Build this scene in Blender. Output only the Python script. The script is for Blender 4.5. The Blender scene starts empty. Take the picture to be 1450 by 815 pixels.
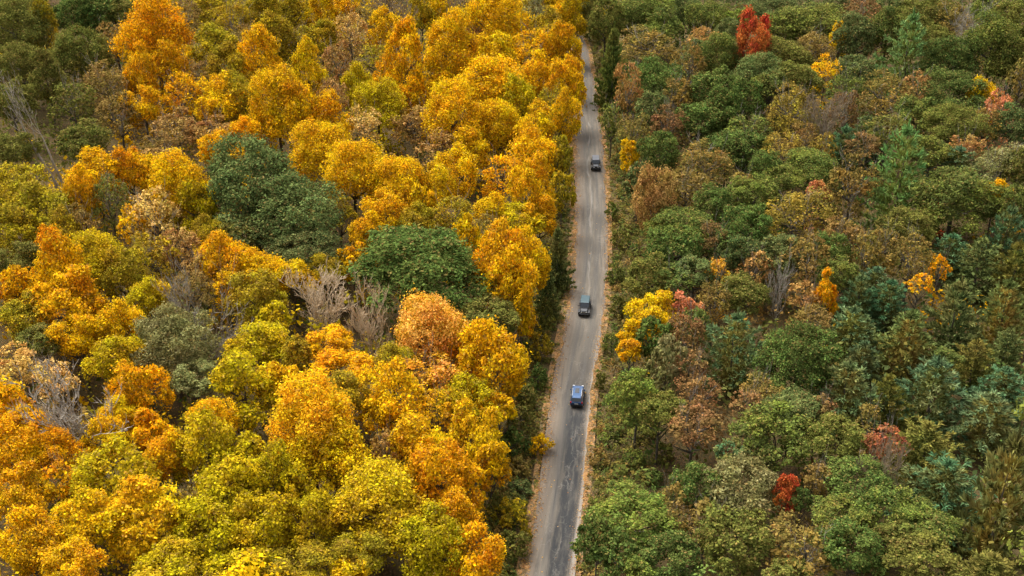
import bpy, bmesh, math, random
import numpy as np
from mathutils import Vector, Matrix

sc = bpy.context.scene
COL = sc.collection
R_ = math.radians

# ---------------------------------------------------------------- camera
CAM_H, PITCH, FPX, PW, PH = 104.0, R_(30.0), 1760.0, 1450.0, 815.0
cd = bpy.data.cameras.new('camera')
cd.sensor_width = 36.0
cd.lens = 36.0 * FPX / PW
cd.clip_start, cd.clip_end = 1.0, 9000.0
cam = bpy.data.objects.new('camera', cd)
COL.objects.link(cam)
cam.location = (0, 0, CAM_H)
cam.rotation_euler = (R_(90) - PITCH, 0, 0)
sc.camera = cam

# ---------------------------------------------------------------- light
SUN_EL, SUN_AZ = R_(58.0), R_(-38.0)          # azimuth from +Y, towards +X
w = bpy.data.worlds.new('World'); sc.world = w; w.use_nodes = True
nt = w.node_tree
bg = nt.nodes['Background']
sky = nt.nodes.new('ShaderNodeTexSky'); sky.sky_type = 'NISHITA'; sky.sun_disc = False
sky.sun_elevation = SUN_EL; sky.sun_rotation = SUN_AZ
sky.air_density = 1.0; sky.dust_density = 6.0; sky.ozone_density = 0.6
hs = nt.nodes.new('ShaderNodeHueSaturation')          # overcast: the blue is mostly veiled by thin bright cloud
hs.inputs['Saturation'].default_value = 0.28; nt.links.new(sky.outputs[0], hs.inputs['Color'])
nt.links.new(hs.outputs[0], bg.inputs[0]); bg.inputs[1].default_value = 0.135
sd = bpy.data.lights.new('sun', 'SUN'); sd.energy = 1.25; sd.angle = R_(36.0); sd.color = (1.0, 0.96, 0.89)
sun = bpy.data.objects.new('sun', sd); COL.objects.link(sun)
sdir = Vector((math.sin(SUN_AZ) * math.cos(SUN_EL), math.cos(SUN_AZ) * math.cos(SUN_EL), math.sin(SUN_EL)))
sun.rotation_euler = sdir.to_track_quat('Z', 'Y').to_euler()
sun.location = (0, 200, 150)
sc.view_settings.view_transform = 'Standard'; sc.view_settings.look = 'None'
sc.view_settings.gamma = 1.0; sc.view_settings.exposure = 1.18
sc.render.engine = 'CYCLES'
sc.cycles.max_bounces = 6; sc.cycles.diffuse_bounces = 3; sc.cycles.glossy_bounces = 2
sc.cycles.transmission_bounces = 4; sc.cycles.transparent_max_bounces = 4
sc.cycles.use_denoising = True

# ---------------------------------------------------------------- terrain and mapping
SP, CP = math.sin(PITCH), math.cos(PITCH)
def ray(px, py):
    x, u = (px - PW / 2) / FPX, (PH / 2 - py) / FPX
    return np.array([x, CP + u * SP, -SP + u * CP])
def flat(px, py, z=0.0):
    d = ray(px, py); t = (CAM_H - z) / -d[2]
    return d[0] * t, d[1] * t
# right edge of the road in the photograph and width, giving the centre line on the ground
ROADW = 6.2
EDGE = [(-75, 758), (-40, 785), (0, 806), (25, 817), (47, 826.6), (66, 833), (98, 839), (130, 845), (160, 849.5), (196, 853.6),
        (250, 858.5), (298, 861), (357, 861.5), (415, 859.5), (440, 857), (466, 853), (515, 845), (564, 839), (600, 836.5),
        (653, 833), (706, 828), (758, 820), (810, 814.5), (880, 806), (980, 792)]
_ctl = []
for py, px in EDGE:
    x, y = flat(px, py); _ctl.append((y, x - ROADW / 2))
_ctl.sort()
_cy = np.array([c[0] for c in _ctl]); _cx = np.array([c[1] for c in _ctl])
_ys = np.arange(40.0, 620.0, 1.0)
_xs = np.interp(_ys, _cy, _cx)
_k = np.ones(13) / 13
_xs = np.convolve(np.pad(_xs, 6, mode='edge'), _k, mode='valid')
def road_x(y):
    return np.interp(y, _ys, _xs)
def smooth(a, b, x):
    t = np.clip((x - a) / (b - a), 0, 1); return t * t * (3 - 2 * t)
def ground_z(x, y):
    x = np.asarray(x, float); y = np.asarray(y, float)
    d = x - road_x(y); ad = np.abs(d)
    rise = np.where(d < 0, 0.10, 0.05) * np.clip(ad - 9, 0, 170)
    bump = 1.5 * np.sin(x * .047 + 1.3) * np.cos(y * .039) + .9 * np.sin(x * .11 + y * .083)
    ditch = -0.35 * np.exp(-((ad - 4.4) / .9) ** 2)
    return rise + bump * smooth(7, 26, ad) + ditch - 0.10 * smooth(2.8, 3.4, ad)
def at(px, py, hc):
    """world point hc above the ground that lies on the sight line of a photo pixel"""
    d = ray(px, py); z = hc
    for _ in range(40):
        t = (CAM_H - z) / -d[2]; x, y = d[0] * t, d[1] * t
        z = z + .5 * (float(ground_z(x, y)) + hc - z)
    return x, y, z
def project(x, y, z):
    dy, dz = y, z - CAM_H
    f = dy * CP - dz * SP; u = dy * SP + dz * CP
    return PW / 2 + FPX * x / f, PH / 2 - FPX * u / f, f

# ---------------------------------------------------------------- materials
def new_mat(name):
    m = bpy.data.materials.new(name); m.use_nodes = True
    n = m.node_tree; n.nodes.clear()
    return m, n
def node(n, t, **k):
    x = n.nodes.new(t)
    for a, b in k.items(): setattr(x, a, b)
    return x
def mth(n, op, a, b=None, clamp=False):
    x = n.nodes.new('ShaderNodeMath'); x.operation = op; x.use_clamp = clamp
    for i, v in enumerate((a, b)):
        if v is None: continue
        if isinstance(v, (int, float)): x.inputs[i].default_value = v
        else: n.links.new(v, x.inputs[i])
    return x.outputs[0]
def mixc(n, fac, a, b, mode='MIX'):
    x = n.nodes.new('ShaderNodeMix'); x.data_type = 'RGBA'; x.blend_type = mode; x.clamp_factor = True
    for i, v in ((0, fac), (6, a), (7, b)):
        if isinstance(v, (int, float)): x.inputs[i].default_value = v
        elif isinstance(v, tuple): x.inputs[i].default_value = (*v, 1)
        else: n.links.new(v, x.inputs[i])
    return x.outputs[2]
def noise(n, vec, scale, detail=3, rough=.55):
    x = n.nodes.new('ShaderNodeTexNoise'); x.inputs['Scale'].default_value = scale
    x.inputs['Detail'].default_value = detail; x.inputs['Roughness'].default_value = rough
    if vec is not None: n.links.new(vec, x.inputs['Vector'])
    return x.outputs['Fac']
def ramp(n, v, a, b):
    x = n.nodes.new('ShaderNodeMapRange'); x.interpolation_type = 'SMOOTHSTEP'
    x.inputs[1].default_value = a; x.inputs[2].default_value = b
    n.links.new(v, x.inputs[0]); return x.outputs[0]
def principled(n, col, rough=.6, metal=0., spec=.5, bump=None, bstr=.3, coat=0.):
    p = n.nodes.new('ShaderNodeBsdfPrincipled'); o = n.nodes.new('ShaderNodeOutputMaterial')
    if isinstance(col, tuple): p.inputs['Base Color'].default_value = (*col, 1)
    else: n.links.new(col, p.inputs['Base Color'])
    if isinstance(rough, float): p.inputs['Roughness'].default_value = rough
    else: n.links.new(rough, p.inputs['Roughness'])
    p.inputs['Metallic'].default_value = metal; p.inputs['Specular IOR Level'].default_value = spec
    p.inputs['Coat Weight'].default_value = coat
    if bump is not None:
        b = n.nodes.new('ShaderNodeBump'); b.inputs['Strength'].default_value = bstr; b.inputs['Distance'].default_value = .1
        n.links.new(bump, b.inputs['Height']); n.links.new(b.outputs[0], p.inputs['Normal'])
    n.links.new(p.outputs[0], o.inputs[0]); return p

def leaf_shader(n, col, trans=.32):
    d = node(n, 'ShaderNodeBsdfDiffuse'); t = node(n, 'ShaderNodeBsdfTranslucent'); mx = node(n, 'ShaderNodeMixShader')
    o = node(n, 'ShaderNodeOutputMaterial')
    n.links.new(col, d.inputs[0]); n.links.new(col, t.inputs[0]); mx.inputs[0].default_value = trans
    n.links.new(d.outputs[0], mx.inputs[1]); n.links.new(t.outputs[0], mx.inputs[2]); n.links.new(mx.outputs[0], o.inputs[0])

def foliage_mat(name, pine=False):
    m, n = new_mat(name)
    a = node(n, 'ShaderNodeAttribute', attribute_type='OBJECT', attribute_name='tint_a')
    b = node(n, 'ShaderNodeAttribute', attribute_type='OBJECT', attribute_name='tint_b')
    l = node(n, 'ShaderNodeAttribute', attribute_type='GEOMETRY', attribute_name='leaf')
    s = node(n, 'ShaderNodeSeparateColor'); n.links.new(l.outputs['Color'], s.inputs[0])
    r, g, e = s.outputs[0], s.outputs[1], s.outputs[2]
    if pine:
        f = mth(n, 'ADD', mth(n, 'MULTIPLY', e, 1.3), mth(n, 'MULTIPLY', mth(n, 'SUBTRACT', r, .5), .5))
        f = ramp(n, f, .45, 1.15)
    else:
        f = mth(n, 'ADD', mth(n, 'MULTIPLY', g, .75), mth(n, 'MULTIPLY', r, .35))
        f = mth(n, 'SUBTRACT', 1.0, ramp(n, f, .35, .85))
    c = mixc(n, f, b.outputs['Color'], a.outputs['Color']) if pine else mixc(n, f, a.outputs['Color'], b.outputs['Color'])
    br = mth(n, 'ADD', .42, mth(n, 'MULTIPLY', r, 1.12))  # random tone per leaf; the dark end also paints in shaded leaves
    gp = node(n, 'ShaderNodeNewGeometry'); wv = noise(n, gp.outputs['Position'], .16, 2)
    if not pine:      # broad drifts of a duller or greener hue, and withered leaves
        f2 = mth(n, 'MULTIPLY', ramp(n, wv, .45, .72), .65); c = mixc(n, f2, c, b.outputs['Color'])
        wd = mth(n, 'MULTIPLY', ramp(n, mth(n, 'FRACT', mth(n, 'MULTIPLY', r, 17.3)), .84, .90), .6); c = mixc(n, wd, c, (.30, .19, .06))
    else:
        wd = mth(n, 'MULTIPLY', ramp(n, wv, .48, .68), .38); c = mixc(n, wd, c, (.32, .24, .055))
    h = node(n, 'ShaderNodeHueSaturation'); h.inputs['Saturation'].default_value = 1.0
    hv = noise(n, gp.outputs['Position'], .33, 2)
    hu = mth(n, 'ADD', .484 if not pine else .48, mth(n, 'MULTIPLY', g, .024))
    n.links.new(mth(n, 'ADD', hu, mth(n, 'MULTIPLY', mth(n, 'SUBTRACT', hv, .5), .09)), h.inputs['Hue'])
    n.links.new(br, h.inputs['Value']); n.links.new(c, h.inputs['Color'])
    leaf_shader(n, h.outputs[0], .2 if pine else .32)
    return m
M_LEAF = foliage_mat('autumn leaves'); M_PINE = foliage_mat('pine needles', True)
M_MASS, _n = new_mat('mixed foliage')
_a = node(_n, 'ShaderNodeAttribute', attribute_type='GEOMETRY', attribute_name='leaf')
leaf_shader(_n, _a.outputs['Color'])

def bark_mat(name, c1, c2):
    m, n = new_mat(name)
    t = node(n, 'ShaderNodeTexCoord'); f = noise(n, t.outputs['Object'], 14, 5)
    c = mixc(n, ramp(n, f, .35, .7), c1, c2)
    principled(n, c, .9, spec=.2, bump=f, bstr=.4); return m
M_BARK = bark_mat('dark bark', (.075, .06, .045), (.14, .12, .095))
M_PALE = bark_mat('pale weathered bark', (.48, .36, .22), (.66, .52, .35))
M_GREY = bark_mat('grey bark', (.26, .225, .18), (.42, .37, .30))
M_TAN = bark_mat('tan twigs', (.22, .16, .10), (.34, .27, .18))

# ---------------------------------------------------------------- mesh helpers
def raw_mesh(name, V, F, mat, col=None):
    """V (n,3), F list/array of equal-length faces"""
    me = bpy.data.meshes.new(name)
    V = np.ascontiguousarray(V, np.float32); F = np.ascontiguousarray(F, np.int32)
    nf, k = F.shape
    me.vertices.add(len(V)); me.vertices.foreach_set('co', V.ravel())
    me.loops.add(nf * k); me.loops.foreach_set('vertex_index', F.ravel())
    me.polygons.add(nf); me.polygons.foreach_set('loop_start', np.arange(nf, dtype=np.int32) * k)
    me.polygons.foreach_set('loop_total', np.full(nf, k, np.int32))
    if col is not None:
        a = me.attributes.new('leaf', 'FLOAT_COLOR', 'POINT')
        c = np.ones((len(V), 4), np.float32); c[:, :3] = col; a.data.foreach_set('color', c.ravel())
    me.update(); me.validate()
    me.materials.append(mat)
    return me
def norm(a):
    return a / (np.linalg.norm(a, axis=-1, keepdims=True) + 1e-9)
def quads(P, N, size, rng, aspect=.62):
    """diamond shaped leaves at P facing N"""
    n = len(P); N = norm(N)
    t = norm(np.cross(N, norm(rng.normal(size=(n, 3))))); b = np.cross(N, t)
    s = np.asarray(size).reshape(-1, 1) if np.ndim(size) else np.full((n, 1), size)
    s = s * (.5 + rng.random((n, 1)) ** 1.6 * 1.15)
    V = np.empty((n, 4, 3))
    V[:, 0] = P + t * s * .5; V[:, 1] = P + b * s * .5 * aspect; V[:, 2] = P - t * s * .5; V[:, 3] = P - b * s * .5 * aspect
    return V.reshape(-1, 3), np.arange(4 * n).reshape(-1, 4)
def add(name, me, parent=None, loc=(0, 0, 0), rot=(0, 0, 0), scale=(1, 1, 1)):
    o = bpy.data.objects.new(name, me); COL.objects.link(o)
    o.location = loc; o.rotation_euler = rot; o.scale = scale
    if parent is not None: o.parent = parent
    return o

# ---------------------------------------------------------------- crowns (unit radius, unit half height)
def leafy(seed, n, leaf, lobes=16, shape='maple', droop=.0):
    rng = np.random.default_rng(seed)
    point = rng.uniform(0, .6) if shape == 'maple' else rng.uniform(0, .2); lobes = int(lobes * rng.uniform(.75, 1.35))
    lop = rng.normal(0, .10, 2)
    i = np.arange(lobes); z = 1 - (i + .5) / lobes * 1.78
    ph = i * 2.39996 + rng.uniform(0, 6.28)
    rr = np.sqrt(np.clip(1 - z * z, 0, 1))
    D = np.stack([rr * np.cos(ph), rr * np.sin(ph), z], 1) + rng.normal(0, .16, (lobes, 3)); D = norm(D)
    dist = rng.uniform(.40, .80, (lobes, 1)); lr = rng.uniform(.24, .46, lobes)
    if shape == 'oak': lr = rng.uniform(.20, .38, lobes); dist = rng.uniform(.50, .86, (lobes, 1))
    C = D * dist
    if shape == 'poplar':
        C[:, :2] *= (1.05 - .55 * np.clip((C[:, 2:3] + .2), 0, 1)); C[:, 2] *= 1.15; lr *= .85
    if shape == 'oak':
        C[:, 2] = np.where(C[:, 2] > 0, C[:, 2], C[:, 2] * .8)
    C[:, :2] *= 1.08 - point * np.clip(C[:, 2:3] + .25, 0, 1.2)
    C[:, :2] += lop * (C[:, 2:3] + .3)
    # clumps on each lobe
    k = max(6, int(n / lobes / 34)); nc = k * lobes
    li = np.repeat(np.arange(lobes), k)
    cd_ = norm(norm(rng.normal(size=(nc, 3))) + .75 * D[li] + np.array([0, 0, .35]))
    cc = C[li] + cd_ * lr[li][:, None] * rng.uniform(.55, 1.05, (nc, 1))
    cr = rng.uniform(.07, .19, nc) if shape != 'oak' else rng.uniform(.07, .16, nc)
    cg = np.clip(.5 * rng.random(nc) + .5 * rng.random(lobes)[li], 0, 1)
    # leaves in each clump: a domed cap
    ci = rng.integers(0, nc, n)
    d = norm(norm(rng.normal(size=(n, 3))) + .45 * cd_[ci] + np.array([0, 0, .4]))
    rad_ = .3 + .85 * rng.random((n, 1)) ** .8
    rad_ = np.where(rng.random((n, 1)) < .18, rad_ * rng.uniform(1.1, 1.75, (n, 1)), rad_)
    P = cc[ci] + d * cr[ci][:, None] * rad_ * np.array([1.15, 1.15, .85])
    # filling leaves and loose sprays at the outline
    m = n // 6
    P[:m] = C[li[ci[:m]]] + norm(rng.normal(size=(m, 3))) * (lr[li[ci[:m]]] * rng.uniform(.2, 1.3, m))[:, None]
    P[:, :2] += rng.normal(0, .012, (n, 2)); P[:, 2] -= droop * np.linalg.norm(P[:, :2], axis=1) ** 2
    N = d * .7 + np.array([0, 0, .45]) + rng.normal(0, .55, (n, 3))
    V, F = quads(P, N, leaf, rng)
    ext = np.clip(np.linalg.norm(P, axis=1), 0, 1)
    col = np.stack([rng.random(n), cg[ci], ext], 1)
    return V, F, np.repeat(col, 4, 0)

def pine(seed, tiers=10, leaf=.15, wide=.055, spire=.62):
    rng = np.random.default_rng(seed)
    P, Dr, E = [], [], []
    for t in range(-3, tiers):
        f = max(0., t / (tiers - 1.0)); z = -1 + 1.85 * t / (tiers - 1.0)
        rad = ((1 - f) ** spire * 1.0 + .10) * rng.uniform(.84, 1.08)
        nb = int(rng.integers(6, 9)) if f < .8 else 5
        p0 = rng.uniform(0, 6.28)
        for b in range(nb):
            a = p0 + b * 6.283 / nb + rng.normal(0, .12); L = rad * rng.uniform(.62, 1.18)
            lift = rng.uniform(.02, .16) + .22 * f
            nt_ = max(4, int(L * 13))
            for q in range(nt_):
                s = (q + .6) / nt_
                if s < .10 and f < .75: continue
                side = rng.normal(0, .10 * L * (1.15 - s * .6)) if s < .95 else 0
                cx = math.cos(a) * L * s - math.sin(a) * side; cy = math.sin(a) * L * s + math.cos(a) * side
                cz = z + lift * L * s * s * 1.2 - abs(side) * .12 + rng.normal(0, .012)
                out = np.array([math.cos(a), math.sin(a), .0])
                m = 11
                dd = norm(rng.normal(0, .5, (m, 3)) + out * 1.0 + np.array([0, 0, .5]))
                P.append(np.tile([cx, cy, cz], (m, 1)) + dd * leaf * .35); Dr.append(dd)
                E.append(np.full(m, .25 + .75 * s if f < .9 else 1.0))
    for q in range(40):        # leader
        P.append(np.array([[0, 0, .8 + .3 * rng.random()]])); Dr.append(norm(np.array([[rng.normal(0, .4), rng.normal(0, .4), 1]]))); E.append(np.array([1.]))
    P = np.concatenate(P); Dr = np.concatenate(Dr); E = np.concatenate(E); n = len(P)
    sd_ = norm(np.cross(Dr, norm(rng.normal(size=(n, 3)) + np.array([0, 0, .1]))))
    ln = (leaf * rng.uniform(.7, 1.25, (n, 1))); wd = wide * rng.uniform(.7, 1.3, (n, 1))
    V = np.empty((n, 4, 3))
    V[:, 0] = P - Dr * ln * .5; V[:, 1] = P + sd_ * wd * .5; V[:, 2] = P + Dr * ln * .5; V[:, 3] = P - sd_ * wd * .5
    col = np.stack([rng.random(n), rng.random(n), E], 1)
    return V.reshape(-1, 3), np.arange(4 * n).reshape(-1, 4), np.repeat(col, 4, 0)

# ---------------------------------------------------------------- limbs
def tubes(segs, sides=5):
    """segs: list of (p0, p1, r0, r1)"""
    V, F = [], []
    ang = np.arange(sides) * 2 * np.pi / sides
    for p0, p1, r0, r1 in segs:
        p0 = np.asarray(p0, float); p1 = np.asarray(p1, float); d = p1 - p0; L = np.linalg.norm(d)
        if L < 1e-6: continue
        d /= L; a = np.cross(d, [0, 0, 1.0] if abs(d[2]) < .9 else [1.0, 0, 0]); a /= np.linalg.norm(a); b = np.cross(d, a)
        ring = np.cos(ang)[:, None] * a + np.sin(ang)[:, None] * b
        o = len(V) * 2 * sides
        V.append(np.concatenate([p0 + ring * r0, p1 + ring * r1]))
        for i in range(sides):
            j = (i + 1) % sides; F.append((o + i, o + j, o + sides + j, o + sides + i))
    return np.concatenate(V), np.array(F)
def bent(p, d, L, r, n, rng, wob=.22, up=.12):
    """a bent limb as n tapering pieces; returns pieces and nodes"""
    out, nodes = [], []
    p = np.array(p, float); d = np.array(d, float)
    for i in range(n):
        d = d + rng.normal(0, wob, 3) + np.array([0, 0, up]); d /= np.linalg.norm(d)
        q = p + d * L / n; r1 = r * (1 - (i + 1) / n * .75)
        out.append((p, q, r * (1 - i / n * .75), r1)); nodes.append((q, d.copy(), r1)); p = q
    return out, nodes
def twiggy(p, d, L, r, rng, depth, kids=4, wob=.22, up=.1, rmin=.0045):
    segs, nodes = bent(p, d, L, max(r, rmin), 4, rng, wob, up)
    if depth > 0:
        for k in range(kids):
            q, dd, rr = nodes[int(rng.integers(0, len(nodes)))] if k else nodes[-1]
            side = rng.normal(0, .75, 3); side[2] = abs(side[2]) * .5
            segs += twiggy(q, norm(dd + side), L * rng.uniform(.45, .7), rr * .75, rng, depth - 1, kids, wob, up, rmin)
    return segs

# trunk that carries a leafy crown: unit height, limbs reach unit radius
def trunk_proto(seed, limbs=7, r=.045, conifer=False):
    rng = np.random.default_rng(seed); segs = []
    x = np.zeros(3); pts = [(0, 0, 0), (rng.normal(0, .03), rng.normal(0, .03), .35), (rng.normal(0, .05), rng.normal(0, .05), .65), (rng.normal(0, .05), rng.normal(0, .05), .95 if conifer else .85)]
    rad = [r * 1.35, r, r * .7, r * .22]
    for i in range(3): segs.append((pts[i], pts[i + 1], rad[i], rad[i + 1]))
    for k in range(limbs):
        f = rng.uniform(.4, .75); a = k * 6.283 / limbs + rng.normal(0, .3)
        base = np.array([0, 0, f])
        mid = base + np.array([math.cos(a) * .35, math.sin(a) * .35, .10]); end = mid + np.array([math.cos(a) * .35, math.sin(a) * .35, .12])
        segs += [(base, mid, r * .5, r * .33), (mid, end, r * .33, r * .1)]
    V, F = tubes(segs, 6)
    return raw_mesh('trunk', V, F, M_BARK)

rs = random.Random(11)
def leaf_protos(shape, lobes, seed, cnt):
    P = {}
    for key, n, leaf, lb, c in (('S', 4600, .130, max(7, lobes - 6), cnt[0]), ('M', 13500, .073, lobes, cnt[1]), ('B', 29000, .050, lobes + 8, cnt[2])):
        P[key] = [raw_mesh('crown', *_mk(leafy(seed + s, n, leaf, lb, shape))) for s in range(c)]; seed += 10
    return P
def _mk(t, mat=None): return t[0], t[1], mat or M_LEAF, t[2]
PROTO = {'m': leaf_protos('maple', 15, 100, (5, 7, 3)), 'o': leaf_protos('oak', 26, 200, (4, 6, 3)), 'p': leaf_protos('poplar', 14, 300, (2, 3, 1))}
def sparse_protos(seed):
    P = {'S': [], 'M': [], 'B': []}
    for key, n, leaf, c in (('S', 1100, .16, 3), ('M', 3000, .092, 4), ('B', 6000, .066, 2)):
        for s in range(c): P[key].append(raw_mesh('crown', *_mk(leafy(seed + s, n, leaf, 18, 'maple', .12)))); seed += 7
    return P
PROTO['s'] = sparse_protos(400)
PROTO['r'] = {'S': [raw_mesh('crown', *_mk(leafy(500 + s, 1700, .17, 12, 'maple'))) for s in range(4)]}
PROTO['w'] = {'S': [raw_mesh('crown', *_mk(pine(600 + s, 6, .30, .075), M_PINE)) for s in range(2)],
              'M': [raw_mesh('crown', *_mk(pine(610 + s, 7, .23, .052), M_PINE)) for s in range(3)],
              'B': [raw_mesh('crown', *_mk(pine(620 + s, 9, .17, .037), M_PINE)) for s in range(3)]}
PROTO['c'] = {'M': [raw_mesh('crown', *_mk(pine(640 + s, 13, .17, .06, .95), M_PINE)) for s in range(2)]}
TRUNK = [trunk_proto(700 + s) for s in range(4)]
TRUNK_C = [trunk_proto(720 + s, 0, .032, True) for s in range(2)]
def limb_frame(seed):
    """branch work showing through a thin crown: unit height, unit radius"""
    rng = np.random.default_rng(seed); out = []
    for k in range(6):
        a = k * 1.047 + rng.normal(0, .25); d = norm(np.array([math.cos(a) * .8, math.sin(a) * .8, .75]))
        segs = twiggy((0, 0, rng.uniform(.42, .6)), d, .55, .022, rng, 2, 3, .16, .06)
        V, F = tubes(segs, 4); out.append(raw_mesh('limb', V, F, M_GREY))
    return out
SPARSE_LIMBS = [limb_frame(800 + s) for s in range(3)]
def bare_proto(seed, mat, spread=1.0, kids=4, nl=9, tall=.50, rt=.034):
    rng = np.random.default_rng(seed)
    tr, nodes = bent((0, 0, 0), (0, 0, 1), tall, rt, 5, rng, .07, .1)
    V, F = tubes(tr, 7); trunk = raw_mesh('trunk', V, F, mat); limbs = []
    for k in range(nl):
        q, dd, rr = nodes[int(rng.integers(1, 5))] if k else nodes[-1]
        a = k * .8 + rng.normal(0, .3)
        d = norm(np.array([math.cos(a) * spread, math.sin(a) * spread, .75]))
        segs = twiggy(q, d, rng.uniform(.34, .50), max(rr * .5, .010), rng, 3, kids + 1, .2, .10, .0042)
        V, F = tubes(segs, 3); limbs.append(raw_mesh('limb', V, F, mat))
    return trunk, limbs
BARE = {'W': [bare_proto(900, M_PALE), bare_proto(901, M_PALE, .9)], 'H': [bare_proto(910, M_GREY, .9, 3), bare_proto(911, M_GREY, .8, 3)],
        'T': [bare_proto(920, M_TAN, .6), bare_proto(921, M_TAN, .6)], 'X': [bare_proto(930, M_TAN, .7)], 'B': [bare_proto(940, M_GREY, .8, 2, 4, .82, .055), bare_proto(941, M_GREY, .8, 2, 3, .85, .055)]}

# ---------------------------------------------------------------- palette (leaf albedo, two mixed tones) and words
PAL = {
 'F': ((.90, .61, .018), (.82, .51, .014), 'lemon yellow'), 'Y': ((.84, .53, .010), (.66, .44, .012), 'golden yellow'),
 'O': ((.84, .46, .008), (.66, .40, .012), 'orange gold'), 'A': ((.82, .34, .008), (.66, .40, .012), 'amber'),
 'P': ((.82, .40, .09), (.74, .42, .02), 'peach orange'), 'G': ((.62, .455, .012), (.44, .36, .012), 'lime yellow'),
 'L': ((.52, .36, .018), (.31, .26, .020), 'olive gold'), 'K': ((.215, .205, .042), (.135, .15, .032), 'dark olive'),
 'E': ((.155, .215, .046), (.082, .13, .030), 'mid green'), 'D': ((.19, .225, .07), (.10, .14, .042), 'deep green'),
 'Z': ((.105, .195, .088), (.17, .18, .042), 'blue green'), 'S': ((.31, .29, .12), (.21, .21, .065), 'grey green'),
 'B': ((.31, .20, .06), (.24, .18, .04), 'dull brown'), 'T': ((.50, .30, .10), (.35, .21, .05), 'tan'),
 'X': ((.31, .16, .06), (.22, .14, .048), 'russet brown'), 'M': ((.44, .14, .055), (.27, .12, .05), 'rust red'), 'R': ((.74, .20, .05), (.52, .12, .032), 'red'),
 'C': ((.74, .30, .16), (.55, .24, .07), 'coral pink'), 'W': ((.74, .52, .18), (.55, .38, .08), 'straw'),
 'U': ((.42, .29, .04), (.25, .20, .04), 'muted gold'), 'V': ((.36, .225, .05), (.20, .17, .042), 'tan orange'),
 'q': ((.19, .33, .10), (.22, .26, .055), 'fresh green'), 'N': ((.215, .235, .042), (.115, .155, .038), 'olive'), 'J': ((.14, .22, .09), (.32, .29, .06), 'teal and gold'),
 'Q': ((.17, .20, .06), (.38, .28, .055), 'gold flecked green'), 'I': ((.25, .30, .045), (.13, .19, .038), 'fresh green'),
 'H': ((.3, .3, .3), (.2, .2, .2), 'grey')}
NAME = {'m': ('maple_tree', 'maple tree', 'maple'), 'o': ('oak_tree', 'oak tree', 'oak'), 'p': ('poplar_tree', 'poplar tree', 'poplar'),
        's': ('thin_leaved_tree', 'tree', 'thin-leaved tree'), 'w': ('pine_tree', 'pine tree', 'pine'), 'c': ('spruce_tree', 'spruce tree', 'spruce'),
        'b': ('bare_tree', 'bare tree', 'leafless tree'), 'r': ('verge_bush', 'bush', 'bush')}
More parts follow.
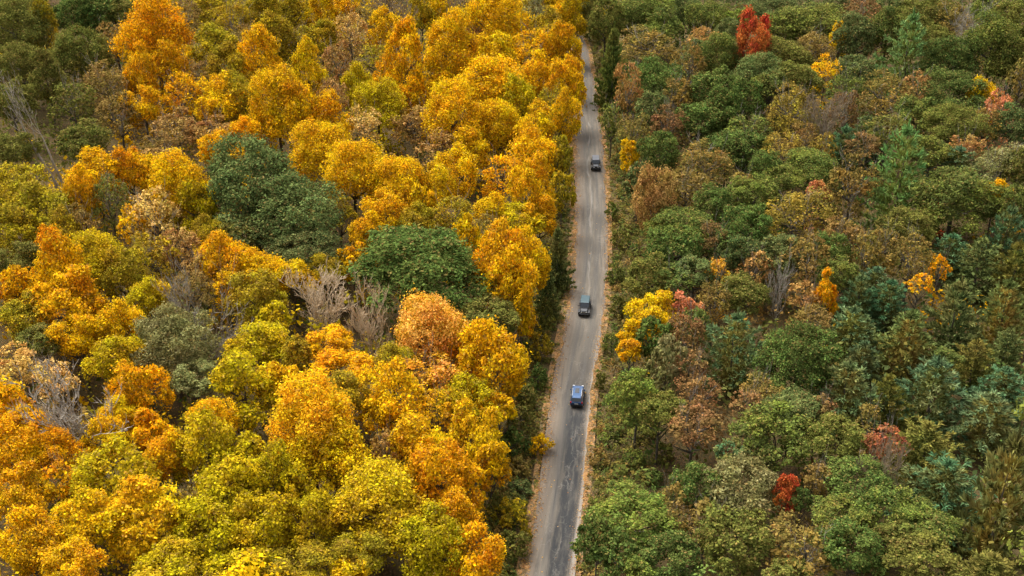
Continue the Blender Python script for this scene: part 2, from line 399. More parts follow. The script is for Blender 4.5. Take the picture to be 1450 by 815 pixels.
TABLE = """# left wood, back
20 45 75 80 o K
62 42 40 75 p L
105 22 60 55 o E
142 20 55 55 o E
112 82 70 70 o K
165 62 55 60 s B
30 92 65 60 o K
66 112 50 60 p K
152 118 70 60 s B
102 148 60 60 s K
168 165 60 60 s B
15 145 55 55 o K
46 196 44 140 b B -16 ; leaning dead trunk ; tall dead grey trunk, the outer of two leaning together over the dark olive oaks
70 214 40 120 b B -13 ; shorter dead trunk ; shorter dead grey trunk, the inner of two leaning together over the dark olive oaks
22 212 50 45 o K
120 202 60 50 o K
20 8 60 40 o K
182 18 50 45 o K
218 48 95 90 m O ; tall gold maple ; large gold maple standing tall against the dark olive crowns at the back
198 108 50 70 m O
243 98 55 60 m O
205 155 60 55 m O
258 28 55 55 s B
304 12 55 40 o L
332 30 60 55 s L
300 62 60 50 p L
370 25 60 55 p L
352 60 55 45 s B
392 52 50 55 p L
322 104 60 60 p L
366 86 62 70 p Y
285 112 48 50 s B
260 136 50 60 s O
310 146 65 55 m Y
346 142 50 55 m L
392 148 75 80 m Y
300 190 65 45 s T
345 188 50 40 m O
250 182 60 50 s T
230 205 50 40 s B
415 20 50 50 p L
455 20 38 55 p Y
490 14 40 40 p Y
420 60 50 45 s L
455 56 42 42 p L
497 48 48 60 s W
438 108 46 70 p Y
480 92 48 60 s T
526 25 40 40 s B
562 28 55 55 b T ; grey brown leafless tree at the back ; grey brown leafless tree among golden poplars at the very back
546 45 45 50 p Y
573 90 58 92 p Y ; tall narrow golden poplar ; tall narrow golden poplar with dark gap behind it, upper middle of the yellow wood
530 88 48 50 s L
506 125 45 62 p G ; narrow lime poplar ; narrow lime green poplar standing among tan and golden crowns
546 112 42 50 s O
470 140 42 50 s T
415 162 62 72 m Y
462 170 60 60 m O
536 152 72 60 m G
515 178 50 48 s W
580 140 50 50 m O
588 178 62 60 s T ; speckled tan tree ; thin speckled tan tree beside a big golden maple in the back of the yellow wood
597 20 36 45 p L
620 15 45 48 m Y
656 32 42 75 b T ; grey leafless thicket tree ; narrow grey leafless tree between two bright yellow maples at the back
702 32 88 82 m Y
640 78 80 92 m Y ; big bright yellow maple near the back ; big bright yellow maple with a leafless grey tree behind it
705 82 60 60 m Y
670 60 42 44 s T
762 28 58 58 s S
776 55 50 60 m L
757 76 72 72 s Y
755 112 52 60 m Y
792 74 42 62 m Y
690 122 92 72 m Y
736 148 52 60 m G
632 132 60 50 m Y
640 172 88 82 m Y
706 182 72 62 m Y
797 125 45 62 m Y
778 152 40 50 s L
760 188 60 60 m Y
802 168 42 62 m Y
610 112 32 42 s B
729 112 30 34 o D ; small dark green oak in the yellow ; small dark green oak wedged among bright yellow maples
808 30 36 58 m G
818 8 34 40 m Y
792 38 44 50 m Y
806 78 40 62 m Y
810 122 40 60 m Y
836 12 32 44 o K
794 0 54 46 m Y
772 2 40 40 m L
745 22 50 44 m L
# left wood, middle band
622 208 60 50 s T
666 215 60 52 m Y
646 247 56 60 m Y
712 248 60 60 s O
756 225 60 70 m Y
751 272 56 82 m Y
764 308 50 52 m O
695 297 52 42 m Y
735 312 60 42 o G
616 270 50 60 m Y
640 302 60 50 s L
656 342 42 62 m Y
690 332 50 50 s B
709 372 74 92 m O
751 372 60 82 m Y
790 228 36 62 o L
795 272 32 56 o L
789 362 40 72 c D ; dark spruce by the road ; dark green spruce standing on the road's edge beneath yellow maples
775 405 34 60 c D
455 216 82 72 m Y
500 246 86 80 m Y
562 266 82 72 m Y
545 302 60 50 m Y
594 288 42 60 m Y
480 302 52 44 s L
520 328 56 48 m O
590 314 50 42 m L
357 266 122 118 o D ; huge dark green oak ; huge dark green oak with a lumpy crown, the widest dark tree in the yellow wood
414 304 112 100 o D
436 356 92 66 o D
340 330 70 50 o D
330 332 54 46 o K
600 384 155 112 o E ; broad mid green oak ; broad mid green oak with a domed crown beside the golden maples
500 372 42 44 m O
415 394 60 42 m Y
462 384 52 42 m L
226 230 60 42 s T
215 252 60 56 m O
252 272 92 82 m Y
280 302 60 66 m G
222 312 78 80 s W ; pale straw tree ; pale straw coloured thin tree in front of a golden maple
216 362 70 66 s L
256 352 60 58 s T
296 337 50 50 m L
320 376 76 74 m O
288 380 50 50 s T
374 388 60 50 m Y
308 212 52 42 m O
30 272 72 60 m L
58 302 80 70 m L
25 332 70 60 m L
85 332 50 50 m L
136 246 70 50 m O
114 278 52 70 m O
186 246 52 60 m O
112 314 50 46 s B
156 285 50 64 s K
84 388 72 90 m O ; tall orange gold maple ; tall glowing orange gold maple beside a round lime crowned one
132 368 90 70 m G ; round lime maple ; round lime crowned maple between two orange ones, far from the road
30 372 68 52 m K
178 390 60 60 m L
190 322 42 60 s O
96 432 92 82 m O
20 410 50 52 m O
30 452 70 52 m L
112 480 70 60 m O
172 465 72 72 m Y
166 510 80 60 m G
60 482 60 42 o K
32 518 72 62 s W ; straw speckled tree ; straw speckled thin tree behind a tangle of bare grey branches
78 538 60 50 s W
104 596 120 125 b H -16 ; tangled bare grey tree ; big bare grey tree with tangled leaning limbs over a dark gap
196 560 80 80 m O
164 592 60 50 m Y
20 575 60 60 m O
42 612 72 60 m O
212 420 60 50 m G
272 408 50 46 s B
262 438 40 76 b H -10 ; thin grey snag ; thin grey snag standing behind the grey green oak
246 488 100 98 o S ; grey green oak ; dull grey green oak with feathery crown among yellow maples
304 476 66 60 b H 16 ; pale branchy snag ; pale snag with sideways branches next to the grey green oak
278 534 60 44 o S
322 402 52 50 s O
360 422 72 60 m L
366 486 80 52 m G
346 550 100 80 m G
300 592 60 50 m Y
388 540 52 48 m Y
386 450 50 44 m G
460 440 80 80 b W ; pale bare twin stemmed tree ; wide pale leafless tree with many twigs, larger of the two bare ones
525 462 46 72 b W ; smaller pale bare tree ; smaller pale leafless tree between the wide bare one and a peach maple
468 488 66 44 m O
480 524 82 52 m O
420 508 50 56 m L
605 476 102 92 m P ; peach orange maple ; broad peach orange maple, pinker than the yellow crowns around it
602 524 86 56 s P
556 514 56 48 m L
552 572 82 80 m Y
482 560 70 52 m L
440 606 128 112 m F ; brightest yellow maple ; brightest lemon yellow maple with a big lumpy crown, in front of the bare pale trees
410 542 42 42 m Y
726 402 76 90 m Y
738 440 44 80 m O
690 450 72 52 o K
700 514 96 102 m O ; deep gold maple ; deep orange gold maple with a wide crown over the shaded verge
660 500 50 60 m O
628 540 50 50 s P
660 572 72 60 m G
706 578 52 42 m O
620 580 60 50 s O
# left wood, front
30 632 80 70 m O
78 642 66 56 m O
26 702 80 70 m O
90 686 50 62 s O
152 622 62 50 m Y
160 692 112 92 m G
204 742 112 100 m F ; big lemon maple ; big lemon and lime maple with a dark gap at its road side
128 746 90 80 m Y
42 770 90 80 m O
100 802 80 60 m O
216 610 60 60 m O
242 642 70 60 m O
292 642 90 90 m G
352 642 62 52 m G
330 692 110 90 m G ; wide moss lime maple ; wide moss lime maple in front of the brightest yellow one, away from the road
388 682 70 80 m G
300 752 100 90 m G
264 722 50 60 s B
372 752 90 82 m G
240 802 100 62 m G
342 812 100 62 m G
474 652 84 76 m Y
420 692 60 66 m G
548 640 42 60 s T
592 640 90 82 m Y
576 690 60 50 m Y
534 722 142 104 m G ; broad lime maple ; broad lime green maple with a smooth dome, largest of the front rows
440 742 82 80 m G
592 772 98 80 m G
520 784 80 60 m L
432 802 90 60 m L
490 812 60 50 m Y
672 622 74 80 m Y
620 682 80 90 m O
696 660 52 60 m O
660 692 60 60 m O
640 732 70 60 m O
676 790 76 80 m O ; orange gold maple by the front verge ; bright orange gold maple beside the verge bushes at the very front
622 784 70 76 m G
# left verge
772 446 34 60 r K
766 492 38 56 r L
762 536 40 52 r E
742 560 44 56 r K
738 592 46 50 r K
722 628 62 74 r E
764 628 42 42 r O ; gold roadside bush ; gold leaved bush overhanging the road's edge
734 662 52 46 r B
736 692 54 40 r D
722 728 66 58 r L
724 772 62 62 r K
702 716 42 56 r K
744 752 22 40 r L
700 812 62 46 r K
# right wood, back
858 34 46 62 o K
914 22 76 62 m G
932 44 52 50 m L
918 66 78 46 s V ; spreading tan orange tree ; spreading tan orange tree behind the green oaks near the far bend
868 92 46 96 c E ; green spruce at the far bend ; green spruce beside the road near the far bend
970 14 42 42 o D
1002 30 60 50 m G
1000 58 52 36 s T
1032 46 34 34 o D
1020 82 62 60 m G
976 94 46 60 s O
924 116 72 60 o E
954 108 36 34 w Z
956 140 50 62 s O
890 126 42 80 s T
1010 132 60 60 o E
1028 158 52 58 o E
990 170 60 52 o E
924 162 44 60 o D
946 178 50 50 s X
896 192 52 62 s O
866 172 32 54 s L
986 76 36 34 o D
1066 62 46 82 m R ; tall scarlet maple ; tall scarlet maple standing alone among green oaks at the back
1048 30 42 34 m I
1096 14 60 40 o D
1106 40 52 40 o L
1152 34 82 52 m G
1155 68 60 46 s B
1190 52 28 44 m Y
1102 80 80 52 o K
1075 112 72 60 o D
1168 104 38 46 s F ; small bright yellow tree ; small bright yellow tree with loose leaves, alone among dark greens
1214 52 52 62 o D
1218 18 52 42 s X
1184 8 42 34 o D
1120 160 66 72 s U ; golden vase shaped tree ; golden topped vase shaped tree with pale stems showing below
1130 116 60 50 o K
1050 150 50 62 o E
1062 186 60 42 s L
1092 126 60 44 m L
1210 102 50 42 o D
1200 126 50 50 s L
1165 172 50 60 b T
1196 160 42 60 s X
1226 188 50 44 w Z
1142 192 42 42 s B
1256 14 42 34 o D
1306 22 72 52 o K
1256 46 50 60 m L
1285 74 76 98 w q ; fresh green pine ; fresh green pine with layered boughs near the back of the right wood
1350 32 60 50 s O
1396 16 50 42 m G
1372 52 46 60 b H 14 ; leaning grey snag ; leaning grey snag between tan and golden crowns
1432 32 52 60 o K
1406 66 76 80 m L
1345 86 60 60 o E
1320 58 46 40 o K
1432 86 56 60 o K
1254 136 72 60 s O
1300 126 44 44 s T
1352 136 80 62 o E
1300 162 60 44 m L
1390 136 42 44 m Y
1416 156 42 52 s C ; peach pink tree at the edge ; peach pink thin tree beside a small golden maple
1446 112 34 60 s O
1346 176 72 50 o K
1394 176 42 42 s O
1432 180 50 52 o D
1258 186 60 50 s K
# right wood, middle
891 218 27 40 m Y
902 256 34 42 s T
904 262 38 50 o D
934 220 50 60 o E
926 286 52 90 m T ; golden brown roadside tree ; tall golden brown tree on the right verge with speckled leaves
1000 230 72 60 s O
974 262 60 50 s B
1030 214 52 50 o E
1010 290 50 50 o E
970 330 92 62 o L
954 358 72 70 o E
1010 346 50 60 s X
919 392 62 52 o K
984 386 60 44 o D
1016 390 32 50 s P ; small orange sapling ; small orange sapling in front of a thin russet tree
1032 352 42 52 o E
952 396 60 44 s L
1056 216 62 52 o E
1084 242 42 52 o E
1110 216 60 52 s Y
1145 240 72 52 m G
1166 208 34 36 s Y
1194 212 60 60 w Z
1222 204 50 36 s X
1104 256 50 42 m G
1160 270 28 28 m C
1050 262 34 34 s P
1066 276 60 50 o L
1125 302 92 72 s U ; spreading olive gold tree ; spreading olive gold thin tree, wide umbrella crown in the middle of the right wood
1206 266 72 80 s V ; tan orange tree by the layered pine ; tan orange thin tree directly beside the great layered green pine
1056 322 60 60 o E
1050 358 50 52 o D
1106 362 60 50 o D
1145 372 70 70 s B
1172 356 50 52 o E
1226 362 42 60 s O
1194 332 60 50 s B
1186 388 50 44 o L
1066 376 42 44 s T
1275 248 92 128 w q ; great layered pine ; great green pine with layered boughs behind the broad olive oak
1320 214 60 44 m L
1356 232 82 44 w Z
1370 206 44 34 s T
1416 230 72 52 s S
1352 284 112 82 o N ; broad flat oak ; broad olive oak with a wide flat crown
1410 276 42 44 m O
1436 292 50 52 o L
1284 322 60 50 o K
1330 331 22 20 r R ; tiny crimson bush ; tiny crimson bush showing between dull green crowns
1346 352 60 44 w Z
1246 352 50 60 s O
1290 366 62 62 s O
1331 376 28 36 s A
1426 332 60 72 w Z
1386 372 80 72 w D
1436 382 60 72 w K
1240 398 62 44 w Z
1312 312 40 36 o K
1440 240 40 50 o K
# right wood, front
925 446 62 60 m Y ; yellow roadside maple ; bright yellow maple near the right verge, with a pink one behind its shoulder
899 470 42 42 m O
891 496 34 34 m O
926 482 50 62 o E
972 438 42 44 m C ; coral pink maple ; coral pink maple just beyond the bright yellow one near the right verge
968 474 60 62 s X
986 456 42 52 s L
946 522 52 80 o S
902 566 66 68 o I ; bright green roadside oak ; bright green round oak beside the verge brush across from the blue car
976 522 52 52 s X
986 558 60 50 s X
1012 426 50 50 s O
1040 494 98 104 w J ; feathery yellow green pine ; feathery yellow green pine with star shaped boughs and teal tips
934 584 60 50 o K
982 602 80 52 s X
1055 416 60 52 o K
1104 418 30 80 b H ; dead grey spruce ; dead grey spruce spire among green oaks
1140 422 42 42 s T
1170 420 34 60 m A ; narrow orange tree ; narrow orange and amber tree, like a flame among greens
1216 420 60 60 w Z
1206 462 82 62 w J
1130 514 100 92 o E ; full green oak ; full mid green oak with a big rounded crown between two pines
1080 554 62 50 s O
1222 510 50 50 w Z
1198 552 90 82 w J
1062 578 50 50 s X
1122 576 70 44 o D
1160 576 42 36 s X
1094 620 94 82 o N ; round olive oak ; round olive green oak behind the small red maple
1150 456 50 44 s B
1232 590 32 34 s O
1260 422 60 52 w Z
1286 476 82 72 w Q
1302 400 32 26 s A
1352 446 84 90 w D ; blackish pine ; blackish green pine with deep shade between its boughs
1422 440 72 82 w Q
1320 554 122 104 w Z ; silvery blue pine ; wide silvery blue green pine with drooping tiers
1380 506 60 52 w L
1426 490 52 50 w D
1422 542 72 52 w Z
1400 584 92 62 w J
1256 560 60 60 w K
1344 505 36 26 m L
986 692 62 60 o E
896 734 92 64 o I ; yellow green oak by the front verge ; bushy yellow green oak beside the verge brush at the front
846 766 52 60 o E
878 790 62 60 o E
950 794 82 72 o E
956 742 34 40 s O
908 812 50 44 m I
954 708 50 48 s B
1000 742 60 60 s B
1050 694 92 82 o S ; grey olive oak ; grey olive oak with a full crown next to the small red maple
1042 764 90 82 o K
1113 700 34 58 m R ; small scarlet maple ; small narrow scarlet maple between olive oaks at the front
1136 708 26 30 o E
1180 622 72 60 o K
1216 682 82 62 o E
1160 682 42 50 s B
1140 774 100 82 s O
1192 732 70 52 o L
1206 778 80 72 o E
1238 632 34 34 s M
1036 642 42 36 o Z
1256 624 48 40 s M ; rust red tree ; rust red thin tree above a bare purple brown thicket
1250 668 50 62 b X
1310 628 112 64 w K
1338 686 132 84 w Z ; teal tipped pine ; teal tipped wide pine behind the largest gold flecked pine
1420 706 112 164 w Q ; largest gold flecked pine ; largest pine, tall with gold flecked tiers at the front
1256 722 72 60 o L
1312 742 82 60 o L
1266 764 60 52 o K
1312 798 92 60 o K
1402 812 100 50 w K
1120 815 60 40 o K
# verge brush, right
868 300 26 40 r L
878 340 30 38 r K
872 390 34 44 r L
878 436 36 50 r K
866 486 30 42 r L
850 540 22 40 r K
866 612 44 38 r L
910 612 50 36 r K
850 650 38 36 r B
898 650 54 38 r L
938 640 46 40 r K
880 690 50 36 r L
925 676 40 34 r E
846 716 36 36 r K
"""

rows = []
for ln in TABLE.strip().splitlines():
    if not ln or ln[0] == '#': continue
    bits = [b.strip() for b in ln.split(';')]; f = bits[0].split()
    if float(f[0]) > 840 and not len(bits) > 2:      # the right wood is duller than the left
        if f[4] == 's': f[5] = {'Y': 'U', 'O': 'V', 'L': 'N', 'P': 'V'}.get(f[5], f[5])
        elif f[4] in 'mowr': f[5] = {'L': 'N', 'G': 'N', 'O': 'O'}.get(f[5], f[5])
    rows.append(dict(px=float(f[0]), py=float(f[1]), w=float(f[2]), h=float(f[3]), sp=f[4], c=f[5], lean=float(f[6]) if len(f) > 6 else 0,
                     short=bits[1] if len(bits) > 2 else None, label=bits[2] if len(bits) > 2 else None))
def vary(c, rnd, s=.10):
    k = 1 + rnd.uniform(-s, s)
    return [max(0., c[0] * k * (1 + rnd.uniform(-.06, .06))), max(0., c[1] * k * (1 + rnd.uniform(-.06, .06))), c[2] * k]
for i, t in enumerate(rows):
    rnd = random.Random(i * 7 + 3)
    sp = t['sp']; hc = 9.0
    for _ in range(4):
        x, y, z = at(t['px'], t['py'], hc); _px, _py, dep = project(x, y, z); s = FPX / dep
        e = math.atan2(CAM_H - z, math.hypot(x, y)); kk = .40 if sp == 'r' else .575; tall = 1.14 if sp in 'mp' and t['px'] < 830 else 1.0
        R = t['w'] * kk * (.95 if tall > 1 else 1) / s; A = t['h'] * kk * tall / s
        V2 = (A * A - (R * math.sin(e)) ** 2) / math.cos(e) ** 2
        V = math.sqrt(max(V2, (.55 * R) ** 2)); V = min(V, 2.1 * R)
        hc = V * .8 if sp == 'r' else max(1.35 * V + 1.5, 8.5) if sp not in 'wc' else max(1.1 * V + .6, 7.0 if sp == 'w' else 0)
    t.update(x=x, y=y, z=z, R=R, V=V, hc=hc, s=s)
    nm, cat, noun = NAME[sp]
    root = bpy.data.objects.new(nm, None); COL.objects.link(root); root.empty_display_size = 1
    gz = float(ground_z(x, y)) - .05
    root.location = (x, y, gz); yaw = rnd.uniform(0, 6.283)
    root['category'] = cat; t['obj'] = root
    a, b, _ = PAL[t['c']]
    if sp == 'b':
        tr, limbs = BARE[t['c']][i % len(BARE[t['c']])]
        Ht = hc + V; lean = R_(t['lean']); k = R / .45
        root.rotation_euler = (0, lean, 0)
        if t['lean']: root.location.x -= math.tan(lean) * hc
        add('trunk', tr, root, (0, 0, 0), (0, 0, yaw), (k, k, Ht))
        for lm in limbs: add('limb', lm, root, (0, 0, 0), (0, 0, yaw), (k, k, Ht))
        continue
    P = PROTO[sp]; size = 'S' if R < 2.9 else 'M' if R < 5.2 else 'B'
    if size not in P: size = list(P)[0]
    cr = add('crown', P[size][rnd.randrange(len(P[size]))], root, (0, 0, z - gz), (0, 0, yaw), (R * rnd.uniform(.95, 1.05), R * rnd.uniform(.95, 1.05), V))
    cr['tint_a'] = vary(a, rnd); cr['tint_b'] = vary(b, rnd)
    if sp == 'w' and t['c'] != 'D':
        pass
    tr = (TRUNK_C if sp in 'wc' else TRUNK)
    add('trunk', tr[i % len(tr)], root, (0, 0, 0), (0, 0, yaw), (R, R, (z - gz) + V * .45))
    if sp == 's':
        for lm in SPARSE_LIMBS[i % 3]: add('limb', lm, root, (0, 0, 0), (0, 0, yaw), (R, R, (z - gz) + V * .55))

# ---------------------------------------------------------------- the ground: one sheet to the horizon
gx = np.concatenate([[-3500, -1500, -700, -400, -300], np.arange(-240, 241, 3.0), [300, 400, 700, 1500, 3500]])
gy = np.concatenate([[-300, -100, 0], np.arange(30, 560, 3.0), [620, 800, 1200, 2500, 6000]])
X, Y = np.meshgrid(gx, gy)
Z = ground_z(X, Y); Z = Z - np.where(np.abs(X - road_x(Y)) < 3.6, .12, 0)
ny, nx = X.shape; idx = np.arange(ny * nx).reshape(ny, nx)
F = np.stack([idx[:-1, :-1], idx[:-1, 1:], idx[1:, 1:], idx[1:, :-1]], -1).reshape(-1, 4)
M_GROUND, n = new_mat('forest floor')
tc = node(n, 'ShaderNodeTexCoord')
f1 = noise(n, tc.outputs['Object'], .35, 4); f2 = noise(n, tc.outputs['Object'], 3.2, 5, .7); f3 = noise(n, tc.outputs['Object'], 9, 3, .7)
c = mixc(n, ramp(n, f1, .35, .65), (.075, .05, .025), (.11, .085, .035))
c = mixc(n, ramp(n, f2, .52, .66), c, (.24, .13, .045))
c = mixc(n, ramp(n, f3, .58, .68), c, (.06, .075, .02))
principled(n, c, .95, spec=.1, bump=f2, bstr=.6)
g = add('ground', raw_mesh('ground', np.stack([X, Y, Z], -1).reshape(-1, 3), F, M_GROUND)); g['kind'] = 'structure'
g['label'] = 'leaf strewn forest floor under the trees'

# ---------------------------------------------------------------- the road
def strip(name, offs, z, mat, y0=58., y1=520., step=1.0, wob=None):
    ys = np.arange(y0, y1, step); xs = road_x(ys)
    tx = np.gradient(xs, ys); ln = np.sqrt(1 + tx * tx); nxv, nyv = 1 / ln, -tx / ln
    V, UV = [], []
    rngs = np.random.default_rng(5)
    for k, o in enumerate(offs):
        oo = np.full(len(ys), float(o))
        if wob and wob[k]: oo = oo + wob[k] * np.convolve(rngs.normal(0, 1, len(ys) + 4), np.ones(5) / 2.2, mode='valid')
        V.append(np.stack([xs + nxv * oo, ys + nyv * oo, np.full(len(ys), z[k] if isinstance(z, (list, tuple)) else z)], -1)); UV.append(np.stack([oo, ys], -1))
    V = np.stack(V, 1); UV = np.stack(UV, 1); m = len(ys); q = len(offs)
    idx = np.arange(m * q).reshape(m, q)
    F = np.stack([idx[:-1, :-1], idx[:-1, 1:], idx[1:, 1:], idx[1:, :-1]], -1).reshape(-1, 4)
    me = raw_mesh(name, V.reshape(-1, 3), F, mat)
    uv = me.uv_layers.new(name='UVMap'); uv.data.foreach_set('uv', UV.reshape(-1, 2)[F.ravel()].astype(np.float32).ravel())
    o = add(name, me); o['kind'] = 'structure'; return o
M_ROAD, n = new_mat('worn asphalt')
uvn = node(n, 'ShaderNodeUVMap', uv_map='UVMap'); sp_ = node(n, 'ShaderNodeSeparateXYZ'); n.links.new(uvn.outputs[0], sp_.inputs[0])
u, v = sp_.outputs[0], sp_.outputs[1]
def stretched(sx, sy, scale, detail=4, rough=.6):
    mp = node(n, 'ShaderNodeMapping'); mp.inputs['Scale'].default_value = (sx, sy, 1); n.links.new(uvn.outputs[0], mp.inputs[0])
    return noise(n, mp.outputs[0], scale, detail, rough)
big = stretched(.5, .06, 1.0); streak = stretched(1.6, .05, 1.3, 5); fine = stretched(1, 1, 4.0, 5, .75); grit = stretched(1, 1, 16., 3, .8)
c = mixc(n, ramp(n, big, .3, .7), (.100, .088, .071), (.188, .158, .120))
c = mixc(n, ramp(n, streak, .42, .70), c, (.090, .083, .073))
lane = mth(n, 'ABSOLUTE', mth(n, 'SUBTRACT', mth(n, 'ABSOLUTE', mth(n, 'SUBTRACT', u, .15)), .95))
c = mixc(n, mth(n, 'MULTIPLY', mth(n, 'SUBTRACT', 1.0, ramp(n, lane, .15, .6)), .35), c, (.098, .093, .085))
c = mixc(n, mth(n, 'MULTIPLY', ramp(n, fine, .5, .8), .5), c, (.23, .205, .17))
c = mixc(n, mth(n, 'MULTIPLY', ramp(n, grit, .55, .75), .35), c, (.10, .09, .075))
# leaf dust on the left half
c = mixc(n, mth(n, 'MULTIPLY', mth(n, 'SUBTRACT', 1.0, ramp(n, mth(n, 'ADD', u, mth(n, 'MULTIPLY', big, 1.6)), -1.6, .3)), .55), c, (.19, .145, .105))
# newer black tar, near end, right part of the road
edge = mth(n, 'ADD', mth(n, 'MULTIPLY', streak, 1.4), mth(n, 'MULTIPLY', fine, .35))
tar = mth(n, 'MULTIPLY', ramp(n, mth(n, 'ADD', u, edge), -.35, 1.1), mth(n, 'SUBTRACT', 1.0, ramp(n, mth(n, 'ADD', v, mth(n, 'MULTIPLY', streak, 40.0)), 160.0, 186.0)))
tar = mth(n, 'MULTIPLY', tar, mth(n, 'SUBTRACT', 1.0, ramp(n, mth(n, 'SUBTRACT', u, edge), 1.0, 2.0)))
tar = mth(n, 'MULTIPLY', tar, mth(n, 'ADD', .45, mth(n, 'MULTIPLY', ramp(n, stretched(1.1, .16, 1.0, 5, .7), .36, .56), .55)))
c = mixc(n, mth(n, 'MULTIPLY', tar, .97), c, mixc(n, fine, (.016, .018, .020), (.042, .043, .043)))
crumb = mth(n, 'MULTIPLY', ramp(n, stretched(1, 1, 5.5, 4, .8), .54, .62), ramp(n, mth(n, 'ADD', mth(n, 'ABSOLUTE', u), mth(n, 'MULTIPLY', big, 1.2)), 2.2, 3.3))
c = mixc(n, mth(n, 'MULTIPLY', crumb, .8), c, (.36, .21, .09))
# repairs, damp streaks, cracks
vo = node(n, 'ShaderNodeTexVoronoi', feature='DISTANCE_TO_EDGE'); mp2 = node(n, 'ShaderNodeMapping'); mp2.inputs['Scale'].default_value = (.55, .17, 1)
n.links.new(uvn.outputs[0], mp2.inputs[0]); wob2 = node(n, 'ShaderNodeVectorMath', operation='ADD'); n.links.new(mp2.outputs[0], wob2.inputs[0])
nv = node(n, 'ShaderNodeTexNoise'); nv.inputs['Scale'].default_value = 1.2; nv.inputs['Detail'].default_value = 4; n.links.new(uvn.outputs[0], nv.inputs['Vector'])
n.links.new(nv.outputs['Color'], wob2.inputs[1]); n.links.new(wob2.outputs[0], vo.inputs['Vector']); vo.inputs['Scale'].default_value = 1.0
crack = mth(n, 'MULTIPLY', mth(n, 'SUBTRACT', 1.0, ramp(n, vo.outputs['Distance'], .0, .035)), ramp(n, big, .42, .6))
c = mixc(n, mth(n, 'MULTIPLY', crack, .38), c, (.25, .23, .20))
damp = ramp(n, stretched(.9, .09, 1.0, 5, .65), .55, .68)
c = mixc(n, mth(n, 'MULTIPLY', damp, .42), c, (.055, .052, .047))
# wandering seal line and white scuffs
wn = node(n, 'ShaderNodeTexNoise', noise_dimensions='1D'); wn.inputs['Scale'].default_value = .055; wn.inputs['Detail'].default_value = 3
n.links.new(v, wn.inputs['W'])
off = mth(n, 'ABSOLUTE', mth(n, 'SUBTRACT', mth(n, 'ADD', u, .05), mth(n, 'MULTIPLY', mth(n, 'SUBTRACT', wn.outputs['Fac'], .5), 2.6)))
line = mth(n, 'MULTIPLY', mth(n, 'SUBTRACT', 1.0, ramp(n, off, .05, .34)), ramp(n, stretched(1.6, .10, 1.0, 5, .7), .42, .60))
c = mixc(n, mth(n, 'MULTIPLY', mth(n, 'MULTIPLY', line, .32), ramp(n, v, 150., 190.)), c, (.42, .39, .34))
# pale gravel at the right edge near the front
pale = mth(n, 'MULTIPLY', ramp(n, mth(n, 'ADD', u, mth(n, 'MULTIPLY', fine, .5)), 2.6, 2.95), mth(n, 'SUBTRACT', 1.0, ramp(n, v, 150., 185.)))
c = mixc(n, mth(n, 'MULTIPLY', pale, .6), c, (.34, .30, .25))
principled(n, c, .85, spec=.25, bump=grit, bstr=.25)
rd = strip('road', [-3.1, -1.5, 0, 1.5, 3.1], [-.05, .02, .04, .02, -.05], M_ROAD); rd['label'] = 'worn grey two lane road with a black tarred near end'
M_LITTER, n = new_mat('leaf litter')
tc = node(n, 'ShaderNodeTexCoord')
f2 = noise(n, tc.outputs['Object'], 2.2, 5, .75); f3 = noise(n, tc.outputs['Object'], 7, 4, .75)
c = mixc(n, ramp(n, f2, .35, .65), (.30, .15, .055), (.46, .26, .11)); c = mixc(n, ramp(n, f3, .48, .66), c, (.15, .09, .045))
f4 = noise(n, tc.outputs['Object'], .8, 4, .7); c = mixc(n, mth(n, 'MULTIPLY', ramp(n, f4, .42, .56), .88), c, (.12, .095, .05))
principled(n, c, .95, spec=.1, bump=f3, bstr=.5)
for nm_, offs, wb in (('leaf_litter_strip', [-4.0, -3.55, -2.95], [0, .0, .3]), ('leaf_litter_strip', [2.9, 3.35, 3.8], [.2, 0, 0])):
    o = strip(nm_, offs, [-.06 if abs(offs[0]) > 3 else -.022, -.045, -.022 if abs(offs[0]) > 3 else -.06], M_LITTER, wob=wb)
    o['label'] = 'strip of orange fallen leaves along the road edge'

# loose leaves along the shoulders
rng = np.random.default_rng(31)
N = 16000
yy = rng.uniform(95, 400, N); sgn = np.where(rng.random(N) < .55, -1, 1)
o_ = sgn * (3.0 + np.where(sgn < 0, rng.normal(0, .45, N), rng.normal(.1, .32, N)))
far = rng.random(N) < .05; o_ = np.where(far, np.sign(o_) * (2.9 - rng.exponential(.7, N)), o_)
P = np.stack([road_x(yy) + o_, yy, .05 + rng.uniform(0, .05, N)], -1)
V, F = quads(P, rng.normal(0, .35, (N, 3)) + np.array([0, 0, 1]), .16, rng, .75)
pal = np.array([(.52, .26, .07), (.60, .34, .07), (.38, .17, .05), (.52, .34, .15), (.26, .12, .05)])
fl = add('fallen_leaves', raw_mesh('fallen_leaves', V, F, M_MASS, np.repeat(pal[rng.integers(0, 5, N)] * rng.uniform(.8, 1.15, (N, 1)), 4, 0)))
fl['kind'] = 'stuff'; fl['label'] = 'orange and tan leaves fallen along both road edges'

